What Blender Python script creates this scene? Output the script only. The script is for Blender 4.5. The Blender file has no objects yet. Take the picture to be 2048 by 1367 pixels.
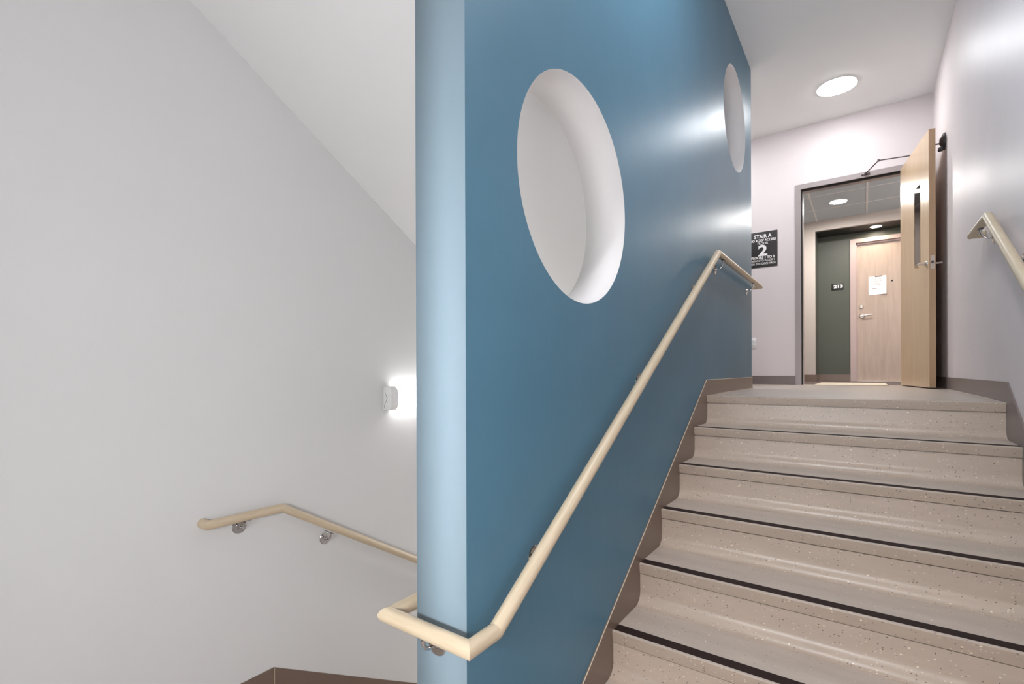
import bpy, bmesh, math, random
from mathutils import Vector, Matrix

# ------------------------------------------------------------------ camera, world, exposure
F_PX, YAW, V0, ROLL = 975.643, 0.6253, 743.03, -0.0035
CAM = Vector((0.8353, -3.3053, 0.1574))
scene = bpy.context.scene
cam_data = bpy.data.cameras.new('camera')
cam = bpy.data.objects.new('camera', cam_data)
scene.collection.objects.link(cam)
scene.camera = cam
cam_data.sensor_fit = 'HORIZONTAL'
cam_data.sensor_width = 36.0
cam_data.lens = F_PX / 2048 * 36.0
cam_data.shift_y = (V0 - 683.5) / 2048
cam_data.clip_start = 0.02
_rt = Vector((math.cos(YAW), math.sin(YAW), 0)); _fw = Vector((-math.sin(YAW), math.cos(YAW), 0)); _up = Vector((0, 0, 1))
_x = _rt * math.cos(ROLL) + _up * math.sin(ROLL)
_y = _up * math.cos(ROLL) - _rt * math.sin(ROLL)
M = Matrix((_x, _y, -_fw)).transposed().to_4x4()
M.translation = CAM
cam.matrix_world = M

world = bpy.data.worlds.new('world')
scene.world = world
world.use_nodes = True
world.node_tree.nodes['Background'].inputs[0].default_value = (0.8, 0.87, 1.0, 1)
world.node_tree.nodes['Background'].inputs[1].default_value = 0.3

scene.view_settings.view_transform = 'Standard'
scene.view_settings.look = 'None'
scene.view_settings.gamma = 1.0
scene.view_settings.exposure = 0.0
scene.view_settings.use_curve_mapping = False

# lamp strengths (radiance of the diffusers)
E_LANDING = 60.0
E_FILL = 82.0
E_LOWFILL = 260.0
E_STAIRFILL = 155.0
E_CORRIDOR = 480.0
E_ALCOVE = 160.0
E_WALL = 9.0
E_BACK = 76.0

# ------------------------------------------------------------------ measures (metres)
R = 0.1778; RUN = 0.2946; SL = R / RUN
W = 1.3994; YE = 1.6075; YF = 3.0934; H = 2.9174; YN = -2.3524; T = 0.184; L = 1.5768
ZM = -8 * R; YL = -2.02; ZL = -16 * R; YB = -3.95
RH = 0.905; RO = 0.055; HS = 0.10
YFB = YF + 0.16          # corridor side of the far wall
YP = 5.05                # corridor's opposite wall
YA = 5.5                 # back of the alcove
ZC = 2.33; ZA = 2.185

# ------------------------------------------------------------------ materials
def lin(c):
    c = c / 255.0
    return c / 12.92 if c <= 0.04045 else ((c + 0.055) / 1.055) ** 2.4
def rgb(r, g, b): return (lin(r), lin(g), lin(b), 1)

def new_mat(name):
    m = bpy.data.materials.new(name); m.use_nodes = True
    nt = m.node_tree; b = nt.nodes['Principled BSDF']
    return m, nt, b
def node(nt, t, **kw):
    n = nt.nodes.new(t)
    for k, v in kw.items(): setattr(n, k, v)
    return n
def coords(nt, scale=(1, 1, 1), kind='Object'):
    tc = node(nt, 'ShaderNodeTexCoord'); mp = node(nt, 'ShaderNodeMapping')
    mp.inputs['Scale'].default_value = scale
    nt.links.new(tc.outputs[kind], mp.inputs['Vector'])
    return mp.outputs['Vector']
def noise(nt, vec, scale, detail=3, rough=0.5):
    n = node(nt, 'ShaderNodeTexNoise'); n.inputs['Scale'].default_value = scale
    n.inputs['Detail'].default_value = detail; n.inputs['Roughness'].default_value = rough
    nt.links.new(vec, n.inputs['Vector']); return n.outputs['Fac']
def ramp(nt, fac, stops):
    r = node(nt, 'ShaderNodeValToRGB'); e = r.color_ramp.elements
    while len(e) < len(stops): e.new(0.5)
    for i, (p, c) in enumerate(stops): e[i].position = p; e[i].color = c
    nt.links.new(fac, r.inputs['Fac']); return r.outputs['Color']
def bump(nt, b, h, strength, dist=0.002):
    n = node(nt, 'ShaderNodeBump'); n.inputs['Strength'].default_value = strength; n.inputs['Distance'].default_value = dist
    nt.links.new(h, n.inputs['Height']); nt.links.new(n.outputs['Normal'], b.inputs['Normal'])
def mul(c, k): return (min(1, c[0] * k), min(1, c[1] * k), min(1, c[2] * k), 1)

def paint(name, col, rough=0.5, var=0.03, spec=0.5, bmp=0.12, streak=(1, 1, 1), rvar=0.0):
    m, nt, b = new_mat(name)
    v = coords(nt, streak)
    n = noise(nt, v, 3.0, 4, 0.6)
    c = ramp(nt, n, [(0.3, mul(col, 1 - var)), (0.7, mul(col, 1 + var))])
    nt.links.new(c, b.inputs['Base Color'])
    b.inputs['Roughness'].default_value = rough
    b.inputs['Specular IOR Level'].default_value = spec
    if rvar:
        mr = node(nt, 'ShaderNodeMapRange'); mr.inputs['From Min'].default_value = .3; mr.inputs['From Max'].default_value = .7
        mr.inputs['To Min'].default_value = rough - rvar; mr.inputs['To Max'].default_value = rough + rvar
        nt.links.new(noise(nt, coords(nt, (1, 1, 0.6)), 1.6, 1), mr.inputs['Value']); nt.links.new(mr.outputs['Result'], b.inputs['Roughness'])
    h = noise(nt, coords(nt), 220, 2)
    if rvar:      # roller and brush texture
        h2 = noise(nt, coords(nt, (22, 22, 2.2)), 1.0, 4, 0.6)
        ad = node(nt, 'ShaderNodeMath', operation='MULTIPLY_ADD'); ad.inputs[1].default_value = 3.0
        nt.links.new(h2, ad.inputs[0]); nt.links.new(h, ad.inputs[2]); h = ad.outputs[0]
    bump(nt, b, h, bmp, 0.0006)
    return m

M_GREY = paint('grey_paint', rgb(218, 218, 218), 0.6, 0.006, 0.3)
M_SOFFIT = paint('white_paint', rgb(226, 226, 226), 0.7, 0.006, 0.3)
M_REVEAL = paint('reveal_paint', rgb(232, 230, 230), 0.6, 0.006, 0.3)
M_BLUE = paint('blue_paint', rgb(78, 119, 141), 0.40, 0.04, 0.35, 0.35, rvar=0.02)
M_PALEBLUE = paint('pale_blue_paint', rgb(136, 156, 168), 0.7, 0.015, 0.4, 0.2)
M_LILAC = paint('lilac_white_paint', rgb(226, 217, 218), 0.5, 0.01, 0.4)
M_LILACG = paint('lilac_gloss_paint', rgb(232, 223, 223), 0.45, 0.02, 0.22, 0.3, rvar=0.02)
M_CEIL = paint('ceiling_paint', rgb(244, 246, 246), 0.7, 0.006, 0.3)
M_TILE = paint('ceiling_tile', rgb(200, 211, 216), 0.85, 0.02, 0.2)
M_CORR = paint('corridor_paint', rgb(196, 187, 178), 0.55, 0.01, 0.3)
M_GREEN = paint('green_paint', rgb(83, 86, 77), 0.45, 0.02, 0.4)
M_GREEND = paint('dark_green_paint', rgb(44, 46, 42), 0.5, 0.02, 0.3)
M_FRAME = paint('frame_paint', rgb(166, 156, 156), 0.35, 0.01, 0.5, 0.05)
M_FRAME2 = paint('apartment_frame_paint', rgb(186, 166, 160), 0.35, 0.01, 0.5, 0.05)

def plain(name, col, rough=0.5, metal=0.0, spec=0.5):
    m, nt, b = new_mat(name)
    n = noise(nt, coords(nt), 40, 2)
    nt.links.new(ramp(nt, n, [(0.3, mul(col, 0.96)), (0.7, mul(col, 1.04))]), b.inputs['Base Color'])
    b.inputs['Roughness'].default_value = rough; b.inputs['Metallic'].default_value = metal
    b.inputs['Specular IOR Level'].default_value = spec
    return m
M_CHROME = plain('chrome', rgb(196, 192, 190), 0.12, 1.0)
M_NICKEL = plain('satin_nickel', rgb(214, 206, 196), 0.3, 1.0)
M_BLACK = plain('black_seal', rgb(14, 12, 12), 0.6)
M_CLOSER = plain('closer_metal', rgb(96, 86, 86), 0.4, 0.6)
M_DARKPLASTIC = plain('dark_housing', rgb(70, 66, 70), 0.4)
M_SIGN = plain('sign_black', rgb(44, 41, 41), 0.45)
M_SIGNG = plain('sign_dark_green', rgb(26, 30, 26), 0.45)
M_WHITE = plain('white_lettering', rgb(245, 242, 242), 0.5)
M_INK = plain('grey_ink', rgb(140, 125, 125), 0.7)
M_PAPER = plain('paper', rgb(245, 235, 232), 0.7)
M_PLASTIC = plain('white_plastic', rgb(238, 238, 238), 0.35)
M_TAPE = plain('tape', rgb(90, 76, 74), 0.5)
M_TEE = plain('tee_bar', rgb(232, 234, 234), 0.5)
M_MAT = plain('beige_mat_fibre', rgb(206, 192, 170), 0.8)
M_CARPET = plain('dark_carpet', rgb(92, 80, 76), 0.95)
M_BLACKM = plain('black_mark', rgb(20, 16, 14), 0.5)

def emit(name, col, strength):
    m, nt, b = new_mat(name)
    b.inputs['Base Color'].default_value = (0.9, 0.9, 0.9, 1)
    b.inputs['Emission Color'].default_value = col
    b.inputs['Emission Strength'].default_value = strength
    return m
M_LANDLENS = emit('landing_lens', (0.97, 0.98, 1, 1), E_LANDING)
M_FILLLENS = emit('landing_fill_lens', (0.97, 0.98, 1, 1), E_FILL)
M_LOWFILL = emit('lower_fill_lens', (1, 0.985, 0.97, 1), E_LOWFILL)
M_STAIRFILL = emit('stair_fill_lens', (0.95, 0.97, 1, 1), E_STAIRFILL)
M_CORRLENS = emit('corridor_lens', (1, 0.96, 0.93, 1), E_CORRIDOR)
M_ALCLENS = emit('alcove_lens', (1, 0.86, 0.70, 1), E_ALCOVE)
M_WALLLENS = emit('wall_lens', (1, 0.98, 0.97, 1), E_WALL)
M_BACKLENS = emit('back_lens', (0.97, 0.985, 1, 1), E_BACK)

def speckled(name, col, rough, amount=1.0):
    m, nt, b = new_mat(name)
    v = coords(nt)
    base = ramp(nt, noise(nt, coords(nt, (0.6, 3, 3)), 6, 4, 0.65), [(0.3, mul(col, 0.94)), (0.7, mul(col, 1.06))])
    def flecks(scale, size, thr, seed):
        mp = node(nt, 'ShaderNodeMapping'); mp.inputs['Location'].default_value = (seed, seed * 2, seed * 3)
        mp.inputs['Scale'].default_value = (0.75, 1.15, 1.15)
        nt.links.new(v, mp.inputs['Vector'])
        vo = node(nt, 'ShaderNodeTexVoronoi'); vo.inputs['Scale'].default_value = scale; vo.inputs['Randomness'].default_value = 1
        nt.links.new(mp.outputs['Vector'], vo.inputs['Vector'])
        a = node(nt, 'ShaderNodeMath', operation='LESS_THAN'); nt.links.new(vo.outputs['Distance'], a.inputs[0]); a.inputs[1].default_value = size
        sp = node(nt, 'ShaderNodeSeparateColor'); nt.links.new(vo.outputs['Color'], sp.inputs[0])
        c = node(nt, 'ShaderNodeMath', operation='LESS_THAN'); nt.links.new(sp.outputs[0], c.inputs[0]); c.inputs[1].default_value = thr
        d = node(nt, 'ShaderNodeMath', operation='MULTIPLY'); nt.links.new(a.outputs[0], d.inputs[0]); nt.links.new(c.outputs[0], d.inputs[1])
        return d.outputs[0]
    def mix(fac, c1, c2):
        x = node(nt, 'ShaderNodeMix', data_type='RGBA'); nt.links.new(fac, x.inputs['Factor']); nt.links.new(c1, x.inputs['A']); x.inputs['B'].default_value = c2
        return x.outputs['Result']
    c = mix(flecks(95, 0.21, 0.30 * amount, 0.3), base, rgb(216, 200, 182))
    c = mix(flecks(105, 0.18, 0.28 * amount, 5.3), c, rgb(84, 70, 62))
    c = mix(flecks(60, 0.16, 0.10 * amount, 9.1), c, rgb(238, 226, 206))
    nt.links.new(c, b.inputs['Base Color'])
    b.inputs['Roughness'].default_value = rough
    b.inputs['Specular IOR Level'].default_value = 0.5
    bump(nt, b, noise(nt, v, 60, 3), 0.15, 0.0008)
    return m
M_RISER = speckled('speckled_rubber', rgb(185, 168, 153), 0.35)
M_TREAD = speckled('sheen_speckled_rubber', rgb(188, 174, 162), 0.42, 0.35)  # same rubber as the risers, greyed: low-angle sheen put into the colour
M_NOSE = speckled('nosing_rubber', rgb(174, 157, 142), 0.42, 0.9)
M_FLOOR = speckled('landing_rubber', rgb(176, 164, 154), 0.38, 0.3)
M_SKIRT = paint('taupe_vinyl', rgb(116, 98, 86), 0.33, 0.04, 0.5, 0.1)
M_SKIRTG = paint('grey_taupe_vinyl', rgb(124, 111, 108), 0.36, 0.04, 0.5, 0.1)
M_STRIP = paint('dark_grip', rgb(42, 29, 26), 0.7, 0.15, 0.2, 0.6)

def wood(name, c1, c2, rough, uv=True, scl=(3, 26, 1), axis=None):
    m, nt, b = new_mat(name)
    v = coords(nt, scl, 'UV' if uv else 'Object')
    n = noise(nt, v, 3.0, 5, 0.6)
    nt.links.new(ramp(nt, n, [(0.3, c1), (0.7, c2)]), b.inputs['Base Color'])
    b.inputs['Roughness'].default_value = rough
    b.inputs['Specular IOR Level'].default_value = 0.45
    bump(nt, b, n, 0.05, 0.001)
    return m
M_RAIL = wood('maple_rail', rgb(194, 176, 149), rgb(207, 190, 164), 0.38)
M_LEAF = wood('maple_veneer', rgb(208, 178, 144), rgb(220, 192, 158), 0.3, False, (9, 9, 0.7))
M_LEAFEDGE = wood('maple_edge_shaded', rgb(184, 152, 120), rgb(196, 164, 132), 0.4, False, (9, 9, 0.7))  # the free edge gets less light; that shade is put into the wood colour
M_LEAF2 = wood('apartment_veneer', rgb(172, 154, 140), rgb(186, 168, 154), 0.42, False, (7, 7, 0.8))

def glass_mat(name, col):
    m, nt, b = new_mat(name)
    b.inputs['Base Color'].default_value = col
    b.inputs['Roughness'].default_value = 0.02
    b.inputs['Transmission Weight'].default_value = 1.0
    b.inputs['IOR'].default_value = 1.2
    b.inputs['Specular IOR Level'].default_value = 0.06
    return m
M_GLASS = glass_mat('wired_glass', (0.10, 0.05, 0.03, 1))

# ------------------------------------------------------------------ mesh helpers
COL = scene.collection
def link(name, me, mats, parent=None):
    o = bpy.data.objects.new(name, me)
    for m in (mats if isinstance(mats, (list, tuple)) else [mats]): me.materials.append(m)
    COL.objects.link(o)
    if parent: o.parent = parent
    return o
def from_bm(name, bm, mats, parent=None, smooth=False, angle=None):
    bmesh.ops.recalc_face_normals(bm, faces=bm.faces)
    if smooth:
        for f in bm.faces: f.smooth = True
        for e in bm.edges:
            if len(e.link_faces) == 2 and e.calc_face_angle(0) > math.radians(angle or 35): e.smooth = False
    me = bpy.data.meshes.new(name); bm.to_mesh(me); bm.free()
    return link(name, me, mats, parent)
def root(name, loc=(0, 0, 0)):
    o = bpy.data.objects.new(name, None); o.empty_display_size = 0.05; o.location = loc
    COL.objects.link(o); return o
def tag(o, label, cat, group=None, kind=None):
    o['label'] = label; o['category'] = cat
    if group: o['group'] = group
    if kind: o['kind'] = kind
    return o
def struct(o): o['kind'] = 'structure'; return o

def add_box(bm, a, b, bevel=0.0, seg=2):
    ms = Matrix.Translation(((a[0] + b[0]) / 2, (a[1] + b[1]) / 2, (a[2] + b[2]) / 2)) @ Matrix.Diagonal((abs(b[0] - a[0]), abs(b[1] - a[1]), abs(b[2] - a[2]), 1))
    r = bmesh.ops.create_cube(bm, size=1, matrix=ms)
    if bevel:
        es = list({e for v in r['verts'] for e in v.link_edges})
        bmesh.ops.bevel(bm, geom=es, offset=bevel, segments=seg, affect='EDGES', profile=0.5)
def box(name, a, b, mat, parent=None, bevel=0.0, seg=2):
    bm = bmesh.new(); add_box(bm, a, b, bevel, seg)
    return from_bm(name, bm, mat, parent, smooth=bevel > 0, angle=40)
def boxes(name, lst, mat, parent=None, bevel=0.0):
    bm = bmesh.new()
    for a, b in lst: add_box(bm, a, b, bevel)
    return from_bm(name, bm, mat, parent, smooth=bevel > 0, angle=40)
def add_prism(bm, pts, lo, hi, axis=0):
    """pts: polygon in the other two axes, extruded along axis"""
    def P(p, t):
        return {0: (t, p[0], p[1]), 1: (p[0], t, p[1]), 2: (p[0], p[1], t)}[axis]
    va = [bm.verts.new(P(p, lo)) for p in pts]; vb = [bm.verts.new(P(p, hi)) for p in pts]
    bm.faces.new(va); bm.faces.new(vb[::-1])
    n = len(pts)
    for i in range(n):
        bm.faces.new((va[i], vb[i], vb[(i + 1) % n], va[(i + 1) % n]))
def prism(name, pts, lo, hi, mat, parent=None, axis=0, smooth=False, angle=30):
    bm = bmesh.new(); add_prism(bm, pts, lo, hi, axis)
    return from_bm(name, bm, mat, parent, smooth, angle)
def add_cyl(bm, p, q, r1, r2=None, n=32, bevel=0):
    p = Vector(p); q = Vector(q); d = q - p
    rot = d.to_track_quat('Z', 'Y').to_matrix().to_4x4()
    r = bmesh.ops.create_cone(bm, cap_ends=True, segments=n, radius1=r1, radius2=r1 if r2 is None else r2, depth=d.length,
                              matrix=Matrix.Translation((p + q) / 2) @ rot)
    return r
def cyl(name, p, q, r1, mat, parent=None, r2=None, n=32):
    bm = bmesh.new(); add_cyl(bm, p, q, r1, r2, n)
    return from_bm(name, bm, mat, parent, True, 40)
def add_lathe(bm, prof, origin, axis, n=40):
    """prof: (radius, height) list; axis a unit vector"""
    rot = Vector(axis).to_track_quat('Z', 'Y').to_matrix(); o = Vector(origin)
    rings = []
    for (r, h) in prof:
        if r < 1e-6: rings.append([bm.verts.new(o + rot @ Vector((0, 0, h)))])
        else: rings.append([bm.verts.new(o + rot @ Vector((r * math.cos(2 * math.pi * i / n), r * math.sin(2 * math.pi * i / n), h))) for i in range(n)])
    for a, b in zip(rings, rings[1:]):
        for i in range(n):
            j = (i + 1) % n
            if len(a) == 1 and len(b) > 1: bm.faces.new((a[0], b[i], b[j]))
            elif len(b) == 1 and len(a) > 1: bm.faces.new((a[i], a[j], b[0]))
            elif len(a) > 1 and len(b) > 1: bm.faces.new((a[i], a[j], b[j], b[i]))
def lathe(name, prof, origin, axis, mat, parent=None, n=40, angle=35):
    bm = bmesh.new(); add_lathe(bm, prof, origin, axis, n)
    return from_bm(name, bm, mat, parent, True, angle)
def add_tube(bm, pts, r, n=14):
    pts = [Vector(p) for p in pts]; rings = []
    up = Vector((0, 0, 1))
    for i, p in enumerate(pts):
        d = (pts[min(i + 1, len(pts) - 1)] - pts[max(i - 1, 0)]).normalized()
        s = d.cross(up)
        if s.length < 0.1: s = d.cross(Vector((1, 0, 0)))
        s.normalize(); u = s.cross(d).normalized()
        rings.append([bm.verts.new(p + (s * math.cos(2 * math.pi * k / n) + u * math.sin(2 * math.pi * k / n)) * r) for k in range(n)])
    for a, b in zip(rings, rings[1:]):
        for k in range(n): bm.faces.new((a[k], a[(k + 1) % n], b[(k + 1) % n], b[k]))
    bm.faces.new(rings[0]); bm.faces.new(rings[-1][::-1])
def text_mesh(name, body, size, mat, parent, loc, rot, bold=0.0, width=None, depth=0.0008, align='CENTER'):
    cu = bpy.data.curves.new(name, 'FONT'); cu.body = body; cu.size = size; cu.align_x = align; cu.align_y = 'BOTTOM_BASELINE'
    cu.offset = bold; cu.extrude = depth; cu.resolution_u = 4
    tmp = bpy.data.objects.new('tmp', cu); COL.objects.link(tmp)
    dg = bpy.context.evaluated_depsgraph_get(); dg.update()
    me = bpy.data.meshes.new_from_object(tmp.evaluated_get(dg))
    bpy.data.objects.remove(tmp); bpy.data.curves.remove(cu)
    xs = [v.co.x for v in me.vertices]
    k = width / (max(xs) - min(xs)) if width else 1
    m = Matrix.Translation(loc) @ rot @ Matrix.Diagonal((k, 1, 1, 1))
    me.transform(m); me.materials.clear(); me.name = name
    return link(name, me, mat, parent)
FACE_S = Matrix(((1, 0, 0, 0), (0, 0, -1, 0), (0, 1, 0, 0), (0, 0, 0, 1)))   # text lying on a wall that faces -Y

# ------------------------------------------------------------------ the setting: walls
WALL_IN = 0.15
# blue wall with two round openings, built from a filled curve so that the reveals are real
cu = bpy.data.curves.new('wall_blue', 'CURVE'); cu.dimensions = '2D'; cu.fill_mode = 'BOTH'; cu.extrude = T / 2
def poly(pts):
    s = cu.splines.new('POLY'); s.points.add(len(pts) - 1); s.use_cyclic_u = True
    for i, p in enumerate(pts): s.points[i].co = (p[0], p[1], 0, 1)
poly([(YN, ZL), (YE, ZL), (YE, H), (YN, H)])
for (hy, hz) in ((-1.716, 0.810), (0.937, 2.178)):
    poly([(hy + 0.403 * math.cos(2 * math.pi * i / 128), hz + 0.403 * math.sin(2 * math.pi * i / 128)) for i in range(128)])
tmp = bpy.data.objects.new('tmp', cu); COL.objects.link(tmp)
dg = bpy.context.evaluated_depsgraph_get(); dg.update()
me = bpy.data.meshes.new_from_object(tmp.evaluated_get(dg))
bpy.data.objects.remove(tmp); bpy.data.curves.remove(cu)
me.transform(Matrix(((0, 0, 1, -T / 2), (1, 0, 0, 0), (0, 1, 0, 0), (0, 0, 0, 1))))
me.name = 'wall_blue'; me.materials.clear()
bm = bmesh.new(); bm.from_mesh(me)
bmesh.ops.remove_doubles(bm, verts=bm.verts, dist=1e-5)
bmesh.ops.recalc_face_normals(bm, faces=bm.faces)
for f in bm.faces:
    n = f.normal; c = f.calc_center_median()
    if abs(n.x) > 0.9: f.material_index = 0 if n.x > 0 else 1
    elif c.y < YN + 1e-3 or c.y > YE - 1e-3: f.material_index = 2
    elif ZL + 1e-3 < c.z < H - 1e-3: f.material_index = 3; f.smooth = True
bm.to_mesh(me); bm.free()
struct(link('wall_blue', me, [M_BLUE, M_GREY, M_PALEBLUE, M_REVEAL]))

struct(box('wall_left', (-L - WALL_IN, YB - 0.15, ZL - 0.2), (-L, YFB, 4.3), M_GREY))
struct(box('wall_right', (W, YB - 0.15, ZM - 0.2), (W + WALL_IN, YFB, 4.3), M_LILACG))
struct(box('wall_back', (-L, YB - 0.15, ZM - 0.2), (W, YB, 4.3), M_GREY))
# far wall round the doorway
DX0, DX1, DZ = 0.202, 1.226, 2.262
struct(boxes('wall_far', [((-L, YF, -0.2), (DX0 + 0.03, YFB, H)), ((DX1 - 0.03, YF, -0.2), (W, YFB, H)),
                          ((DX0 + 0.03, YF, DZ - 0.03), (DX1 - 0.03, YFB, H))], M_LILAC))
struct(box('wall_lower_far', (-L, YF, ZL - 0.2), (-T, YFB, -0.2), M_GREY))
# ceilings
struct(box('ceiling', (-T, YB, H), (W, YFB, H + 0.15), M_CEIL))
struct(box('ceiling_landing', (-L, YE + 0.35, H), (-T, YFB, H + 0.15), M_CEIL))
# soffit of the flight that climbs overhead: a sloping slab above the lower flight
SZ = 0.3634
ytop = YB
def sz(y): return SZ - SL * y
struct(prism('ceiling_soffit', [(YB, sz(YB)), (0.35, sz(0.35)), (0.35, sz(0.35) + 0.28), (YB, sz(YB) + 0.28)], -L, -T, M_SOFFIT))

# floors
struct(box('floor_landing', (-L, 0.31, -0.2), (W, YFB + 0.0, 0.0), M_FLOOR))
struct(box('floor_lower_landing', (-L, YB, ZM - 0.2), (W, YL - 0.02, ZM), M_FLOOR))
struct(box('floor_basement', (-L, YL, ZL - 0.2), (-T, YF, ZL), M_FLOOR))
struct(box('floor_corridor', (-2.2, YFB, -0.2), (3.2, YA + 0.15, 0.0), M_CARPET))
# lower flight behind the blue wall (only its concrete steps, painted like the rubber)
pts = []
for k in range(8):
    y = YL + k * RUN; z = ZM - k * R
    pts += [(y, z), (y, z - R)]
pts = [(YL - 0.02, ZM - 0.001)] + [(YL, ZM - 0.001)] + pts[1:] + [(YL + 7 * RUN + 0.01, ZL - 0.001), (YL + 7 * RUN + 0.01, ZL - 0.15), (YL + 6.5 * RUN, ZL - 0.15), (YL - 0.02, ZM - 0.25)]
struct(prism('floor_lower_flight', pts, -L, -T, M_RISER))
# landing edge over the lower flight

# corridor shell
struct(box('ceiling_corridor', (-2.2, YFB, ZC), (3.2, YP, ZC + 0.1), M_TILE))
tees = []
for i in range(-3, 5):
    x = 0.285 + i * 0.586
    if -2.1 < x < 3.1: tees.append(((x - 0.009, YFB, ZC - 0.005), (x + 0.009, YP, ZC + 0.001)))
tee = struct(boxes('trim_1', tees + [((-2.2, y - 0.007, ZC - 0.004), (3.2, y + 0.007, ZC + 0.001)) for y in (3.85, 4.47)], M_TEE))
AX0 = 0.262; AX1 = 2.2
struct(box('wall_corridor', (-2.2, YP, -0.2), (AX0, YA + 0.15, ZC + 0.1), M_CORR))
struct(box('wall_corridor_right', (AX1, YP, -0.2), (3.2, YA + 0.15, ZC + 0.1), M_CORR))
struct(box('wall_corridor_header', (AX0, YP, ZA), (AX1, YP + 0.05, ZC + 0.1), M_CORR))
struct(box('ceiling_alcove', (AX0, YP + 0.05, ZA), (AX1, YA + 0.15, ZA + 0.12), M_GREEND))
struct(boxes('wall_alcove', [((AX0 - 0.0, YA, 0), (0.671 + 0.03, YA + 0.15, ZA)), ((1.72 - 0.03, YA, 0), (AX1, YA + 0.15, ZA)),
                             ((0.701, YA, 2.062), (1.69, YA + 0.15, ZA)), ((AX0, YP + 0.001, 0), (AX0 + 0.006, YA, ZA))], M_GREEN))
struct(box('wall_corridor_west', (-2.35, YFB, -0.2), (-2.2, YA + 0.15, ZC + 0.1), M_LILAC))
struct(box('wall_corridor_east', (3.2, YFB, -0.2), (3.35, YA + 0.15, ZC + 0.1), M_LILAC))
struct(box('wall_corridor_near', (-2.2, YFB - 0.02, -0.2), (-L - WALL_IN, YFB, ZC + 0.1), M_LILAC))
struct(box('wall_corridor_stair_side', (W + WALL_IN, YFB - 0.02, -0.2), (3.2, YFB, ZC + 0.1), M_LILAC))

# baseboards
ST = 0.007
def stringer(yend_land, y_low):
    return [(yend_land, HS), (0.0, HS), (-2.285, ZM + HS), (y_low, ZM + HS), (y_low, ZM), (-2.0, ZM), (-2.0, ZM - 0.0), (-1.6, ZM + 0.0), (0.25, -0.40), (0.30, 0.0), (yend_land, 0.0)]
struct(prism('baseboard_blue', stringer(YE, YN), 0.0, ST, M_SKIRT))
struct(prism('baseboard_right', stringer(YF, YB), W - ST, W, M_SKIRTG))
struct(box('baseboard_blue_end', (-T, YN - ST, ZM), (ST, YN, ZM + HS), M_SKIRT))
struct(boxes('baseboard_far', [((-L, YF - ST, 0), (DX0, YF, HS)), ((DX1, YF - ST, 0), (W - ST, YF, HS))], M_SKIRTG))
struct(prism('baseboard_left', [(YB, ZM), (YB, ZM + HS), (YL, ZM + HS), (YL + 8 * RUN, ZL + HS), (YF, ZL + HS), (YF, ZL), (YL + 7.6 * RUN, ZL - 0.02), (YL, ZM - 0.30), (YL, ZM)], -L, -L + ST, M_SKIRT))
struct(box('baseboard_left_seam', (-L + ST, YL - 0.001, ZM), (-L + ST + 0.0012, YL + 0.001, ZM + HS), M_MAT))
struct(box('baseboard_back', (-L + ST, YB, ZM), (W - ST, YB + ST, ZM + HS), M_SKIRT))
struct(boxes('baseboard_corridor', [((-2.2, YP - ST, 0), (AX0, YP, HS)), ((AX0 + 0.006, YA - ST, 0), (0.671, YA, HS)), ((AX0 + 0.006, YP, 0), (AX0 + 0.013, YA - ST, HS))], M_SKIRT))

def bead(name, pts, mat):
    bm = bmesh.new(); add_tube(bm, pts, 0.0022, 8)
    return struct(from_bm(name, bm, mat, None, True, 50))
bead('trim_3', [(ST - 0.001, YE, HS), (ST - 0.001, 0.0, HS), (ST - 0.001, -2.285, ZM + HS), (ST - 0.001, YN, ZM + HS)], M_MAT)
bead('trim_4', [(0.0 + ST, 0.31, 0.001), (ST, YE, 0.001)], M_MAT)
bead('trim_5', [(W - ST, 0.31, 0.001), (W - ST, YF, 0.001)], M_MAT)

# ------------------------------------------------------------------ staircase
stair = tag(root('staircase', (W / 2, 0, ZM)), 'speckled taupe rubber staircase climbing beside the blue wall to the landing', 'staircase')
def setp(o, r):
    o.parent = r; o.matrix_parent_inverse = Matrix.Translation(-r.location); return o
X0, X1 = ST + 0.0005, W - ST - 0.0005
def arc(cx, cz, r, a0, a1, n):
    return [(cx + r * math.cos(math.radians(a0 + (a1 - a0) * i / n)), cz + r * math.sin(math.radians(a0 + (a1 - a0) * i / n))) for i in range(n + 1)]
core = []
for k in range(8):
    y = -k * RUN + 0.034; z = -k * R - 0.007
    core += [(y + (RUN if k else 0.275), z), (y, z)]
core = [(0.309, -0.007)] + core[1:] + [(-7 * RUN + 0.034, ZM), (-7 * RUN + 0.35, ZM), (0.309, -0.22)]
setp(prism('step_base', core, X0, X1, M_RISER), stair)
def tread_bm(y, z, depth):
    bm = bmesh.new()
    p = [(y + 0.0045, z - 0.046)] + [(y, z - 0.006)] + arc(y + 0.004, z - 0.004, 0.004, 180, 90, 5)
    p += [(y + 0.0135, z), (y + 0.0135, z - 0.0012), (y + 0.0625, z - 0.0012), (y + 0.0625, z), (y + depth, z), (y + depth, z - 0.007), (y + 0.0138, z - 0.007), (y + 0.0138, z - 0.046)]
    add_prism(bm, p, X0, X1, 0)
    return bm
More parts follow.
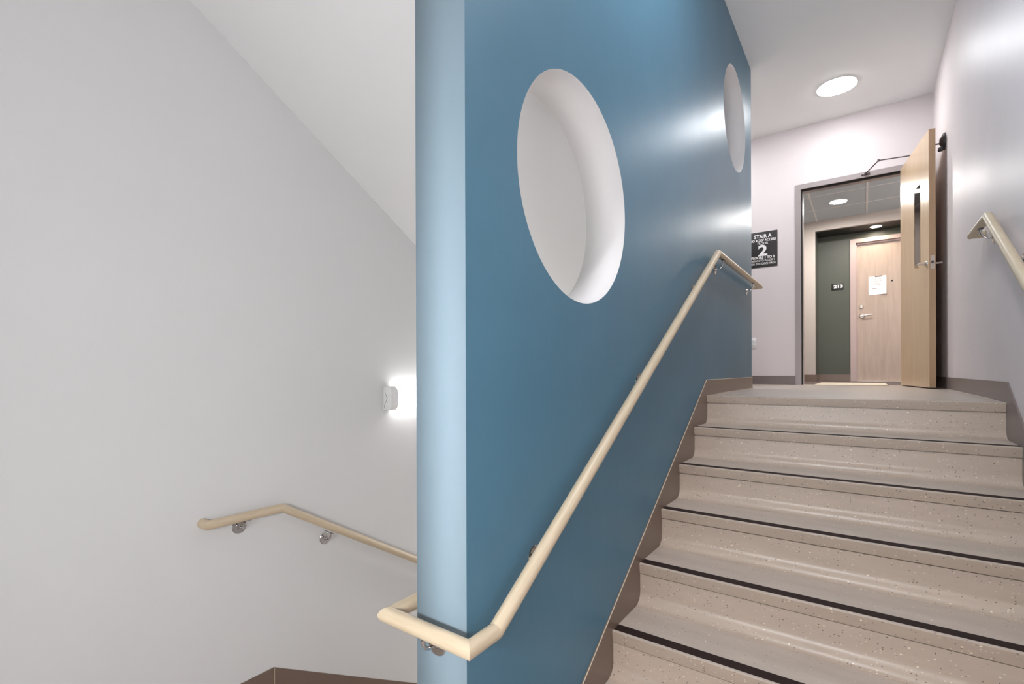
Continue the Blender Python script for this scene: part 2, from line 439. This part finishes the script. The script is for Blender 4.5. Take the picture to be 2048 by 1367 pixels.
for k in range(8):
    y = -k * RUN; z = -k * R
    t = setp(from_bm('tread', tread_bm(y, z, RUN if k else 0.309), [M_TREAD if k else M_FLOOR, M_NOSE], None, True, 25), stair)
    for f in t.data.polygons:
        if f.normal.y < -0.7: f.material_index = 1
    if k:
        s = box('grip_strip', (X0 + 0.001, y + 0.0137, z - 0.0012), (X1 - 0.001, y + 0.0623, z + 0.0004), M_STRIP)
        s.parent = t; s['label'] = 'dark grip strip'
    r0 = y + 0.0085
    rr = 0.050
    p = [(y + 0.0135, z - 0.0500), (r0, z - 0.0500), (r0, z - R + rr + 0.0012)]
    p += arc(r0 - rr, z - R + rr + 0.0012, rr, 0, -90, 10)[1:]
    p += [(r0 - rr, z - R + 0.0001), (y + 0.0135, z - R + 0.0001)]
    setp(prism('riser', p, X0, X1, M_RISER, None, 0, True, 25), stair)

# ------------------------------------------------------------------ handrails
RR = 0.0215
PROF = []
for i in range(29):
    a = math.radians(-58 + (180 + 116) * i / 28)
    PROF.append((RR * math.cos(a), RR * math.sin(a)))
def add_rail(bm, pts, uvname='UVMap'):
    pts = [Vector(p) for p in pts]; n = len(PROF)
    dirs = [(b - a).normalized() for a, b in zip(pts, pts[1:])]
    uvl = bm.loops.layers.uv.verify()
    def frame(d):
        s = d.cross(Vector((0, 0, 1))).normalized(); u = s.cross(d).normalized(); return s, u
    dist = 0
    for i, d in enumerate(dirs):
        a, b = pts[i], pts[i + 1]; s, u = frame(d)
        def ring(p, nrm):
            out = []
            for (px, pz) in PROF:
                q = p + s * px + u * pz
                t = (p - q).dot(nrm) / d.dot(nrm); out.append(bm.verts.new(q + d * t))
            return out
        na = d if i == 0 else (d + dirs[i - 1]).normalized()
        nb = d if i == len(dirs) - 1 else (d + dirs[i + 1]).normalized()
        ra, rb = ring(a, na), ring(b, nb); ln = (b - a).length
        for k in range(n):
            j = (k + 1) % n
            f = bm.faces.new((ra[k], ra[j], rb[j], rb[k])); f.smooth = True
            for lp, (uu, vv) in zip(f.loops, ((dist, k / n), (dist, (k + 1) / n), (dist + ln, (k + 1) / n), (dist + ln, k / n))): lp[uvl].uv = (uu, vv * 0.13)
        if i == 0: bm.faces.new(ra)
        if i == len(dirs) - 1: bm.faces.new(rb[::-1])
        dist += ln + 0.37
def rail(name, pts, parent):
    bm = bmesh.new(); add_rail(bm, pts)
    for e in bm.edges:
        if len(e.link_faces) == 2 and e.calc_face_angle(0) > math.radians(35): e.smooth = False
    me = bpy.data.meshes.new(name); bm.to_mesh(me); bm.free()
    return link(name, me, M_RAIL, parent)
def bracket(parent, p, out, along, offset, drop=0.075):
    """p: point on the rail axis; out: unit vector from the wall to the rail; the flange sits on the wall, lower than the rail"""
    p = Vector(p); out = Vector(out); al = Vector(along).normalized()
    wp = p - out * offset + Vector((0, 0, -drop))
    fl = lathe('wall_flange', [(0.0, 0.0), (0.033, 0.0), (0.033, 0.002), (0.0305, 0.0045), (0.012, 0.0055), (0.009, 0.012), (0.0, 0.012)], wp, out, M_CHROME, parent, 36, 30)
    bm = bmesh.new()
    q = [wp + out * 0.012]
    # a quarter bend: out from the wall, then up to the rail
    c = wp + out * 0.012 + Vector((0, 0, 0.0))
    hx = offset - 0.012; hz = drop - RR * 0.86 - 0.003
    for i in range(1, 13):
        a = math.radians(90 * i / 12)
        q.append(c + out * hx * math.sin(a) + Vector((0, 0, hz * (1 - math.cos(a)))) - Vector((0, 0, 0.005 * math.sin(2 * a))))
    add_tube(bm, q, 0.0052, 12)
    arm = from_bm('bracket_arm', bm, M_CHROME, fl, True, 40)
    # saddle plate under the rail
    nrm = out.cross(al).normalized()
    if nrm.z < 0: nrm = -nrm
    bm = bmesh.new(); add_box(bm, (-0.028, -0.009, -0.0015), (0.028, 0.009, 0.0015), 0.001)
    mm = Matrix((al, nrm.cross(al), nrm)).transposed().to_4x4(); mm.translation = p - nrm * (RR * 0.86 + 0.001)
    bmesh.ops.transform(bm, matrix=mm, verts=bm.verts)
    from_bm('rail_saddle', bm, M_CLOSER, fl, True, 40)
    return fl
SLV = Vector((0, 1, SL)).normalized()
ZR = 0.935
YBEND = 0.105
YLOW = YBEND - (ZR - (ZM + RH)) / SL
def zrail(y): return ZR + (y - YBEND) * SL
h1 = tag(root('handrail', (0, 0, 0)), 'long maple handrail wrapping the pale end of the blue wall and climbing beside the stairs', 'handrail', 'maple handrails on chrome brackets')
YW = YN - RO; YT = 1.70
rail('rail', [(-T - RO, -1.0, ZM + RH - SL * (-1.0 - YL)), (-T - RO, YL, ZM + RH), (-T - RO, YW, ZM + RH), (RO, YW, ZM + RH), (RO, YLOW, ZM + RH), (RO, YBEND, ZR), (RO, YT, ZR), (-T - RO, YT, ZR), (-T - RO, YT - 0.35, ZR)], h1)
for y in (-2.035, -1.16, -0.285): bracket(h1, (RO, y, zrail(y)), (1, 0, 0), SLV, RO, 0.058)
for y in (0.25, 1.36): bracket(h1, (RO, y, ZR), (1, 0, 0), (0, 1, 0), RO, 0.078)
bracket(h1, (-0.105, YW, ZM + RH), (0, -1, 0), (1, 0, 0), RO, 0.060)
bracket(h1, (-T - RO, -1.3, ZM + RH - SL * (-1.3 - YL)), (-1, 0, 0), (0, 1, -SL), RO, 0.07)

h2 = tag(root('handrail', (-L, YL, ZM)), 'maple handrail on the grey wall descending behind the pale blue column', 'handrail', 'maple handrails on chrome brackets')
XL = -L + RO
def lrz(y): return ZM + RH - SL * (y - YL)
bits = [rail('rail', [(-L + 0.002, -2.345, ZM + RH), (XL, -2.345, ZM + RH), (XL, YL + 0.015, ZM + RH), (XL, YL + 8 * RUN, lrz(YL + 8 * RUN - 0.015)), (XL, YL + 9 * RUN, lrz(YL + 8 * RUN - 0.015))], None)]
bits += [bracket(None, (XL, -2.185, ZM + RH), (1, 0, 0), (0, 1, 0), RO, 0.056)]
for y in (-1.73, -0.86, 0.0): bits.append(bracket(None, (XL, y, lrz(y)), (1, 0, 0), (0, 1, -SL), RO, 0.062))
for b_ in bits: setp(b_, h2)

h3 = tag(root('handrail', (W, 0, 0)), 'maple handrail on the lilac wall, upper end turned back to the wall', 'handrail', 'maple handrails on chrome brackets')
XR = W - RO
bits = [rail('rail', [(W - 0.002, 0.535, ZR), (XR, 0.535, ZR), (XR, YBEND, ZR), (XR, YLOW, ZM + RH), (XR, YW, ZM + RH), (W - 0.002, YW, ZM + RH)], None)]
bits.append(bracket(None, (XR, 0.30, ZR), (-1, 0, 0), (0, 1, 0), RO, 0.07))
for y in (-0.30, -1.16, -2.03): bits.append(bracket(None, (XR, y, zrail(y)), (-1, 0, 0), SLV, RO, 0.058))
for b_ in bits: setp(b_, h3)

# ------------------------------------------------------------------ lamps
def downlight(x, y, z, r, mat, label, tr=0.009, d=1.0):
    t = tag(root('recessed_ceiling_light', (x, y, z)), label, 'ceiling light', 'recessed round ceiling lights')
    ring = lathe('trim_ring', [(r, 0.001), (r, -0.004), (r + 0.006, -0.008), (r + tr, -0.003), (r + tr, 0.0), (r, 0.001)], (x, y, z), (0, 0, 1), M_PLASTIC, None, 56)
    lens = lathe('lens', [(0, -0.020 * d), (r * 0.5, -0.019 * d), (r * 0.8, -0.0165 * d), (r * 0.95, -0.012 * d), (r - 0.0005, -0.006 * d), (r - 0.0005, -0.0002), (0, -0.0002)], (x, y, z), (0, 0, 1), mat, None, 56)
    setp(ring, t); setp(lens, t); return t
downlight(0.627, 2.385, H, 0.160, M_LANDLENS, 'bright round ceiling light above the upper landing in front of the door')
downlight(-0.88, 2.385, H, 0.160, M_FILLLENS, 'added round fill light over the far side of the upper landing, hidden behind the blue wall')  # added out of view to brighten the far wall and ceiling
downlight(-0.88, 1.6, -0.2, 0.160, M_LOWFILL, 'added round fill light under the upper landing, above the foot of the lower flight')  # added out of view as fill for the low part of the grey wall
downlight(0.62, -1.30, H, 0.150, M_STAIRFILL, 'added unseen fill light above the middle of the stairs')  # no lamp known here; added above the frame to light treads and risers
downlight(0.572, 4.235, ZC, 0.088, M_CORRLENS, 'round light in the tiled corridor ceiling seen through the doorway', d=0.25)
downlight(2.3, 4.0, ZC, 0.088, M_CORRLENS, 'added round corridor fill light hidden behind the open wooden door')  # extra lamp added out of view to raise the corridor's ambient light
downlight(0.975, 5.255, ZA, 0.062, M_ALCLENS, 'small warm round light under the dark alcove ceiling above the apartment door', d=0.25)

def wall_lamp(origin, along, out, length, mat, label):
    """a bar fixture: D-shaped section, end caps, glowing diffuser"""
    al = Vector(along); ou = Vector(out); o = Vector(origin)
    t = tag(root('wall_light', origin), label, 'wall light', 'linear wall lights')
    def dprof(hh, dd, n=10, r=0.045):
        pts = [(0, -hh)]
        pts += [(dd - r + r * math.cos(math.radians(a)), -hh + r + r * math.sin(math.radians(a))) for a in [-90 + 90 * i / n for i in range(n + 1)]]
        pts += [(dd - r + r * math.cos(math.radians(a)), hh - r + r * math.sin(math.radians(a))) for a in [90 * i / n for i in range(n + 1)]]
        return pts + [(0, hh)]
    def seg(name, s0, s1, hh, dd, m, bev=0):
        bm = bmesh.new()
        pr = dprof(hh, dd)
        va = [bm.verts.new(o + al * s0 + ou * a + Vector((0, 0, b))) for a, b in pr]
        vb = [bm.verts.new(o + al * s1 + ou * a + Vector((0, 0, b))) for a, b in pr]
        fa = bm.faces.new(va); fb = bm.faces.new(vb[::-1])
        for i in range(len(pr)): bm.faces.new((va[i], vb[i], vb[(i + 1) % len(pr)], va[(i + 1) % len(pr)]))
        if bev: bmesh.ops.bevel(bm, geom=list(set(fa.edges) | set(fb.edges)), offset=bev, segments=2, affect='EDGES')
        return setp(from_bm(name, bm, m, None, True, 40), t)
    cap = seg('end_cap', 0.0, 0.055, 0.0735, 0.080, M_PLASTIC, 0.005)
    seg('end_cap', length - 0.055, length, 0.0735, 0.080, M_PLASTIC, 0.005)
    seg('housing', 0.0555, length - 0.0555, 0.0722, 0.040, M_PLASTIC)
    seg('diffuser', 0.0555, length - 0.0555, 0.069, 0.074, mat)
    bm = bmesh.new()     # curved seam line on the end cap
    q = [o + al * -0.0003 + ou * (0.012 + 0.026 * math.exp(-((z - 0.0) / 0.03) ** 2)) + Vector((0, 0, z)) for z in [-0.062 + 0.1 * i / 20 for i in range(21)]]
    add_tube(bm, q, 0.0012, 6)
    s = from_bm('cap_seam', bm, M_DARKPLASTIC, None, True); setp(s, t)
    return t
wall_lamp((-L, -1.328, -0.004), (0, 1, 0), (1, 0, 0), 1.22, M_WALLLENS, 'glowing white bar light on the grey wall, partly behind the pale blue column')
wall_lamp((-0.2, YB, 0.10), (1, 0, 0), (0, 1, 0), 1.22, M_BACKLENS, 'white bar light on the wall of the lower landing')

# ------------------------------------------------------------------ door_1: stair door
door = struct(root('door_1', (0.69, YF, 0)))
IX0, IX1, IZ = DX0 + 0.058, DX1 - 0.058, 2.206
bm = bmesh.new()
FY = YF - 0.012
for a, b in (((DX0, FY, 0), (IX0, YFB + 0.012, DZ)), ((IX1, FY, 0), (DX1, YFB + 0.012, DZ)), ((IX0, FY, IZ), (IX1, YFB + 0.012, DZ)),
             ((IX0 - 0.001, YF + 0.045, 0), (IX0 + 0.016, YFB - 0.04, IZ)), ((IX1 - 0.016, YF + 0.045, 0), (IX1 + 0.001, YFB - 0.04, IZ)), ((IX0, YF + 0.045, IZ - 0.016), (IX1, YFB - 0.04, IZ + 0.001))):
    add_box(bm, a, b)
setp(from_bm('door_frame', bm, M_FRAME), door)
setp(boxes('door_seal', [((IX0 + 0.0002, YF + 0.008, 0), (IX0 + 0.011, YF + 0.0445, IZ - 0.0003)), ((IX1 - 0.011, YF + 0.03, 0), (IX1 - 0.0002, YF + 0.0445, IZ - 0.0003)), ((IX0 + 0.011, YF + 0.008, IZ - 0.013), (IX1 - 0.011, YF + 0.0445, IZ - 0.0003))], M_BLACK), door)
# leaf in its own coordinates: s along the leaf from the hinge, t thickness, z up; swung open about the hinge
HP = Vector((1.140, YF - 0.033, 0)); EP = Vector((1.285, 2.132, 0))
ls = (EP - HP).normalized(); lt = Vector((-ls.y, ls.x, 0))
if lt.x < 0: lt = -lt
LM = Matrix((ls, lt, Vector((0, 0, 1)))).transposed().to_4x4(); LM.translation = HP
LW = (EP - HP).length; LT = 0.045; LZ0, LZ1 = 0.010, 2.205
def leaf_obj(o, parent=None):
    o.data.transform(LM)
    if parent: o.parent = parent
    return o
GS0, GS1, GZ0, GZ1 = 0.495, 0.700, 1.115, 1.835
bm = bmesh.new()
for a, b in (((0, 0, LZ0), (GS0, LT, LZ1)), ((GS1, 0, LZ0), (LW, LT, LZ1)), ((GS0, 0, LZ0), (GS1, LT, GZ0)), ((GS0, 0, GZ1), (GS1, LT, LZ1))): add_box(bm, a, b)
bmesh.ops.remove_doubles(bm, verts=bm.verts, dist=1e-5)
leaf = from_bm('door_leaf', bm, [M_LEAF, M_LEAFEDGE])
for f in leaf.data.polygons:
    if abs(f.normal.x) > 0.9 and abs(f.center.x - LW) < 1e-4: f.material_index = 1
leaf = setp(leaf_obj(leaf), door)
# parent chain keeps identity: leaf's own world matrix is identity because of its inverse
def lchild(o):
    o.data.transform(LM); o.parent = leaf; return o
gw = 0.008
lchild(boxes('glass_stop', [((GS0, -0.0015, GZ0), (GS0 + gw, LT + 0.0015, GZ1)), ((GS1 - gw, -0.0015, GZ0), (GS1, LT + 0.0015, GZ1)), ((GS0 + gw, -0.0015, GZ0), (GS1 - gw, LT + 0.0015, GZ0 + gw)), ((GS0 + gw, -0.0015, GZ1 - gw), (GS1 - gw, LT + 0.0015, GZ1))], M_LEAF))
lchild(box('vision_glass', (GS0 + gw, 0.0005, GZ0 + gw), (GS1 - gw, 0.0075, GZ1 - gw), M_GLASS))
SH, ZH = LW - 0.065, 1.075
for sgn in (-1, 1):
    f0 = 0.0 if sgn < 0 else LT
    bm = bmesh.new()
    add_lathe(bm, [(0, 0), (0.027, 0), (0.027, 0.006), (0.022, 0.012), (0.0, 0.012)], (SH, f0, ZH), (0, sgn, 0), 32)
    add_cyl(bm, (SH, f0, ZH), (SH, f0 + sgn * 0.056, ZH), 0.010)
    q = [(SH + 0.004, f0 + sgn * 0.052, ZH), (SH - 0.02, f0 + sgn * 0.056, ZH + 0.001), (SH - 0.06, f0 + sgn * 0.056, ZH), (SH - 0.105, f0 + sgn * 0.054, ZH - 0.003), (SH - 0.125, f0 + sgn * 0.046, ZH - 0.004), (SH - 0.132, f0 + sgn * 0.028, ZH - 0.004)]
    add_tube(bm, q, 0.0082, 12)
    o = lchild(from_bm('lever_handle', bm, M_NICKEL, None, True, 40))
lchild(box('latch_plate', (LW, 0.009, ZH - 0.057), (LW + 0.0015, 0.036, ZH + 0.057), M_NICKEL))
lchild(box('latch_bolt', (LW + 0.0015, 0.015, ZH - 0.009), (LW + 0.010, 0.030, ZH + 0.012), M_CLOSER, None, 0.002))
for z in (0.25, 1.10, 1.95):
    bm = bmesh.new(); add_cyl(bm, (-0.006, LT + 0.004, z - 0.057), (-0.006, LT + 0.004, z + 0.057), 0.007, None, 14)
    lchild(from_bm('hinge', bm, M_NICKEL, None, True, 40))
# closer: body on the wall-side face of the leaf, folding arm to the frame head
cl = setp(box('door_closer', (0, 0, 0), (1, 1, 1), M_CLOSER), door)
bm = bmesh.new(); add_box(bm, (0.09, LT + 0.0, LZ1 - 0.075), (0.36, LT + 0.042, LZ1 - 0.012), 0.006)
bmesh.ops.transform(bm, matrix=LM, verts=bm.verts); bm.to_mesh(cl.data); bm.free()
piv = LM @ Vector((0.27, LT + 0.022, 2.238))
knee = Vector((0.958, 2.80, 2.256)); shoe = Vector((0.853, FY - 0.014, 2.238))
bm = bmesh.new()
add_tube(bm, [piv, knee], 0.0055, 8); add_cyl(bm, piv - Vector((0, 0, 0.05)), piv + Vector((0, 0, 0.008)), 0.011, None, 16)
add_cyl(bm, knee - Vector((0, 0, 0.010)), knee + Vector((0, 0, 0.010)), 0.010, None, 16)
o = from_bm('closer_arm', bm, M_CLOSER, None, True, 40); o.parent = cl
bm = bmesh.new(); add_tube(bm, [knee, shoe], 0.0055, 8)
o = from_bm('closer_arm', bm, M_CLOSER, None, True, 40); o.parent = cl
bm = bmesh.new(); add_box(bm, (0.815, FY - 0.005, 2.222), (0.891, FY, 2.248), 0.001); add_cyl(bm, (0.853, FY - 0.014, 2.226), (0.853, FY - 0.014, 2.248), 0.011, None, 16)
for sx in (0.825, 0.881): add_cyl(bm, (sx, FY - 0.009, 2.235), (sx, FY - 0.004, 2.235), 0.005, None, 12)
o = from_bm('closer_shoe', bm, M_CLOSER, None, True, 40); o.parent = cl

# magnetic holder on the right wall behind the leaf
hold = tag(root('door_holder', (W, 2.23, 2.11)), 'dark round door holder on the lilac wall above the open wooden door', 'door holder')
setp(lathe('holder_base', [(0, 0), (0.070, 0), (0.070, 0.010), (0.060, 0.018), (0.030, 0.030), (0.024, 0.036), (0, 0.036)], (W, 2.23, 2.11), (-1, 0, 0), M_DARKPLASTIC), hold)
setp(cyl('holder_rod', (W - 0.034, 2.23, 2.095), (W - 0.062, 2.222, 2.095), 0.006, M_CLOSER), hold)
setp(box('holder_foot', (W - 0.045, 2.205, 2.035), (W - 0.012, 2.255, 2.06), M_DARKPLASTIC, None, 0.004), hold)

# ------------------------------------------------------------------ door_2: apartment door 213
d2 = struct(root('door_2', (1.195, YA, 0)))
AXF0, AXF1 = 0.671, 1.72
bm = bmesh.new(); FY2 = YA - 0.012
for a, b in (((AXF0, FY2, 0), (0.741, YA + 0.13, 2.092)), ((1.65, FY2, 0), (AXF1, YA + 0.13, 2.092)), ((0.741, FY2, 2.035), (1.65, YA + 0.13, 2.092)),
             ((0.741, YA + 0.03, 0), (0.755, YA + 0.06, 2.035)), ((0.741, YA + 0.03, 2.012), (1.65, YA + 0.06, 2.035))): add_box(bm, a, b)
setp(from_bm('door_frame', bm, M_FRAME2), d2)
lf2 = setp(box('door_leaf', (0.757, YA + 0.062, 0.006), (1.642, YA + 0.107, 2.010), M_LEAF2), d2)
def c2(o): o.parent = lf2; return o
YD = YA + 0.062
c2(lathe('deadbolt', [(0, 0), (0.030, 0), (0.030, 0.006), (0.024, 0.016), (0.014, 0.018), (0, 0.018)], (0.805, YD, 1.100), (0, -1, 0), M_NICKEL))
bm = bmesh.new()
add_lathe(bm, [(0, 0), (0.035, 0), (0.035, 0.006), (0.028, 0.014), (0, 0.014)], (0.812, YD, 0.965), (0, -1, 0), 32)
add_cyl(bm, (0.812, YD, 0.965), (0.812, YD - 0.052, 0.965), 0.011)
add_tube(bm, [(0.808, YD - 0.05, 0.965), (0.84, YD - 0.054, 0.967), (0.90, YD - 0.052, 0.969), (0.925, YD - 0.046, 0.969)], 0.009, 12)
c2(from_bm('lever_handle', bm, M_NICKEL, None, True, 40))
c2(cyl('peephole', (1.163, YD, 1.447), (1.163, YD - 0.004, 1.447), 0.011, M_BLACKM))
struct(box('trim_2', (0.755, YA + 0.0, 0.0), (1.65, YA + 0.115, 0.005), M_NICKEL))

# notice taped to that door
pn = tag(root('paper_notice', (0.99, YD - 0.001, 1.40)), 'white printed notice taped to the beige apartment door', 'notice')
bm = bmesh.new()
px0, px1, pz0, pz1 = 0.892, 1.098, 1.262, 1.532
N = 10
grid = [[None] * (N + 1) for _ in range(N + 1)]
for i in range(N + 1):
    for j in range(N + 1):
        u = i / N; v = j / N
        lift = 0.0015 + 0.028 * max(0, (u - 0.35) / 0.65) ** 1.5 * max(0, 1 - v * 1.6) ** 1.5
        grid[i][j] = (px0 + (px1 - px0) * u, YD - lift, pz0 + (pz1 - pz0) * v + 0.004 * (u - 0.5))
va = [[bm.verts.new(g) for g in r] for r in grid]; vb = [[bm.verts.new((g[0], g[1] + 0.0008, g[2])) for g in r] for r in grid]
for i in range(N):
    for j in range(N):
        bm.faces.new((va[i][j], va[i + 1][j], va[i + 1][j + 1], va[i][j + 1])); bm.faces.new((vb[i][j], vb[i][j + 1], vb[i + 1][j + 1], vb[i + 1][j]))
for i in range(N):
    bm.faces.new((va[i][0], vb[i][0], vb[i + 1][0], va[i + 1][0])); bm.faces.new((va[i][N], va[i + 1][N], vb[i + 1][N], vb[i][N]))
    bm.faces.new((va[0][i], va[0][i + 1], vb[0][i + 1], vb[0][i])); bm.faces.new((va[N][i], vb[N][i], vb[N][i + 1], va[N][i + 1]))
setp(from_bm('sheet', bm, M_PAPER, None, True, 60), pn)
random.seed(4)
for pname, rows in (('heading_print', ((1.492, 0.935, 1.055), (1.476, 0.950, 1.040), (1.460, 0.945, 1.045))), ('body_print', ((1.424, 0.955, 1.03), (1.405, 0.925, 1.06)))):
    bm = bmesh.new()
    for z, x0, x1 in rows:
        x = x0
        while x < x1:
            w = random.uniform(0.010, 0.024); add_box(bm, (x, YD - 0.0022, z - 0.0024), (min(x + w, x1), YD - 0.0016, z + 0.0024)); x += w + 0.004
    setp(from_bm(pname, bm, M_INK), pn)
bm = bmesh.new(); add_box(bm, (0.958, YD - 0.0022, 1.345), (1.04, YD - 0.0016, 1.353))
setp(from_bm('footer_print', bm, M_INK), pn)
setp(box('footer_mark', (0.94, YD - 0.0022, 1.343), (0.952, YD - 0.0016, 1.357), M_TAPE), pn)
setp(box('tape', (0.965, YD - 0.0035, 1.519), (1.045, YD - 0.0018, 1.534), M_TAPE), pn)

# room number sign
ns = tag(root('room_number_sign', (0.513, YA, 1.418)), 'small dark sign reading 213 on the green wall beside the apartment door', 'sign')
setp(box('sign_panel', (0.438, YA - 0.006, 1.366), (0.590, YA, 1.468), M_SIGNG, None, 0.001), ns)
o = text_mesh('lettering', '213', 0.062, M_WHITE, None, (0.525, YA - 0.0065, 1.398), FACE_S, 0.0026, 0.115); setp(o, ns)

# stair sign
ss = tag(root('stair_sign', (-0.13, YF, 1.586)), 'black sign with white lettering STAIR A and a large 2 beside the doorway', 'sign')
SX, SZ0, SZ1 = -0.130, 1.378, 1.796
setp(box('sign_panel', (SX - 0.153, YF - 0.005, SZ0), (SX + 0.153, YF, SZ1), M_SIGN, None, 0.001), ss)
for body, zb, cap, wd, bold in (('STAIR A', 1.724, 0.040, 0.185, 0.0016), ('NO ROOF ACCESS', 1.683, 0.027, 0.272, 0.0013), ('FLOOR', 1.648, 0.026, 0.112, 0.0004),
                                ('2', 1.516, 0.124, 0.098, 0.0045), ('FLOORS 1 TO 3', 1.480, 0.027, 0.245, 0.0016), ('DOWN TO FLOOR 1', 1.447, 0.023, 0.245, 0.0004), ('FOR EXIT DISCHARGE', 1.411, 0.023, 0.27, 0.0004)):
    o = text_mesh('lettering', body, cap / 0.70, M_WHITE, None, (SX, YF - 0.0055, zb), FACE_S, bold, wd); setp(o, ss)

# outlet
ol = tag(root('wall_outlet', (-0.236, YF, 0.487)), 'white outlet plate low on the far wall beside the blue wall', 'outlet')
setp(box('cover_plate', (-0.272, YF - 0.006, 0.425), (-0.200, YF, 0.549), M_PLASTIC, None, 0.002), ol)
for z in (0.466, 0.508):
    bm = bmesh.new(); add_box(bm, (-0.253, YF - 0.008, z - 0.015), (-0.219, YF - 0.0055, z + 0.015), 0.003)
    f = setp(from_bm('receptacle', bm, M_PLASTIC, None, True, 40), ol)
    s = boxes('slots', [((-0.243, YF - 0.0083, z - 0.004), (-0.241, YF - 0.0079, z + 0.006)), ((-0.231, YF - 0.0083, z - 0.004), (-0.229, YF - 0.0079, z + 0.006))], M_BLACKM); s.parent = f

# door mat across the threshold
bm = bmesh.new(); add_box(bm, (0.385, 2.95, 0.0), (1.04, 4.15, 0.006), 0.002)
tag(from_bm('door_mat', bm, M_MAT, None, True, 40), 'pale beige mat lying flat across the doorway threshold', 'mat')
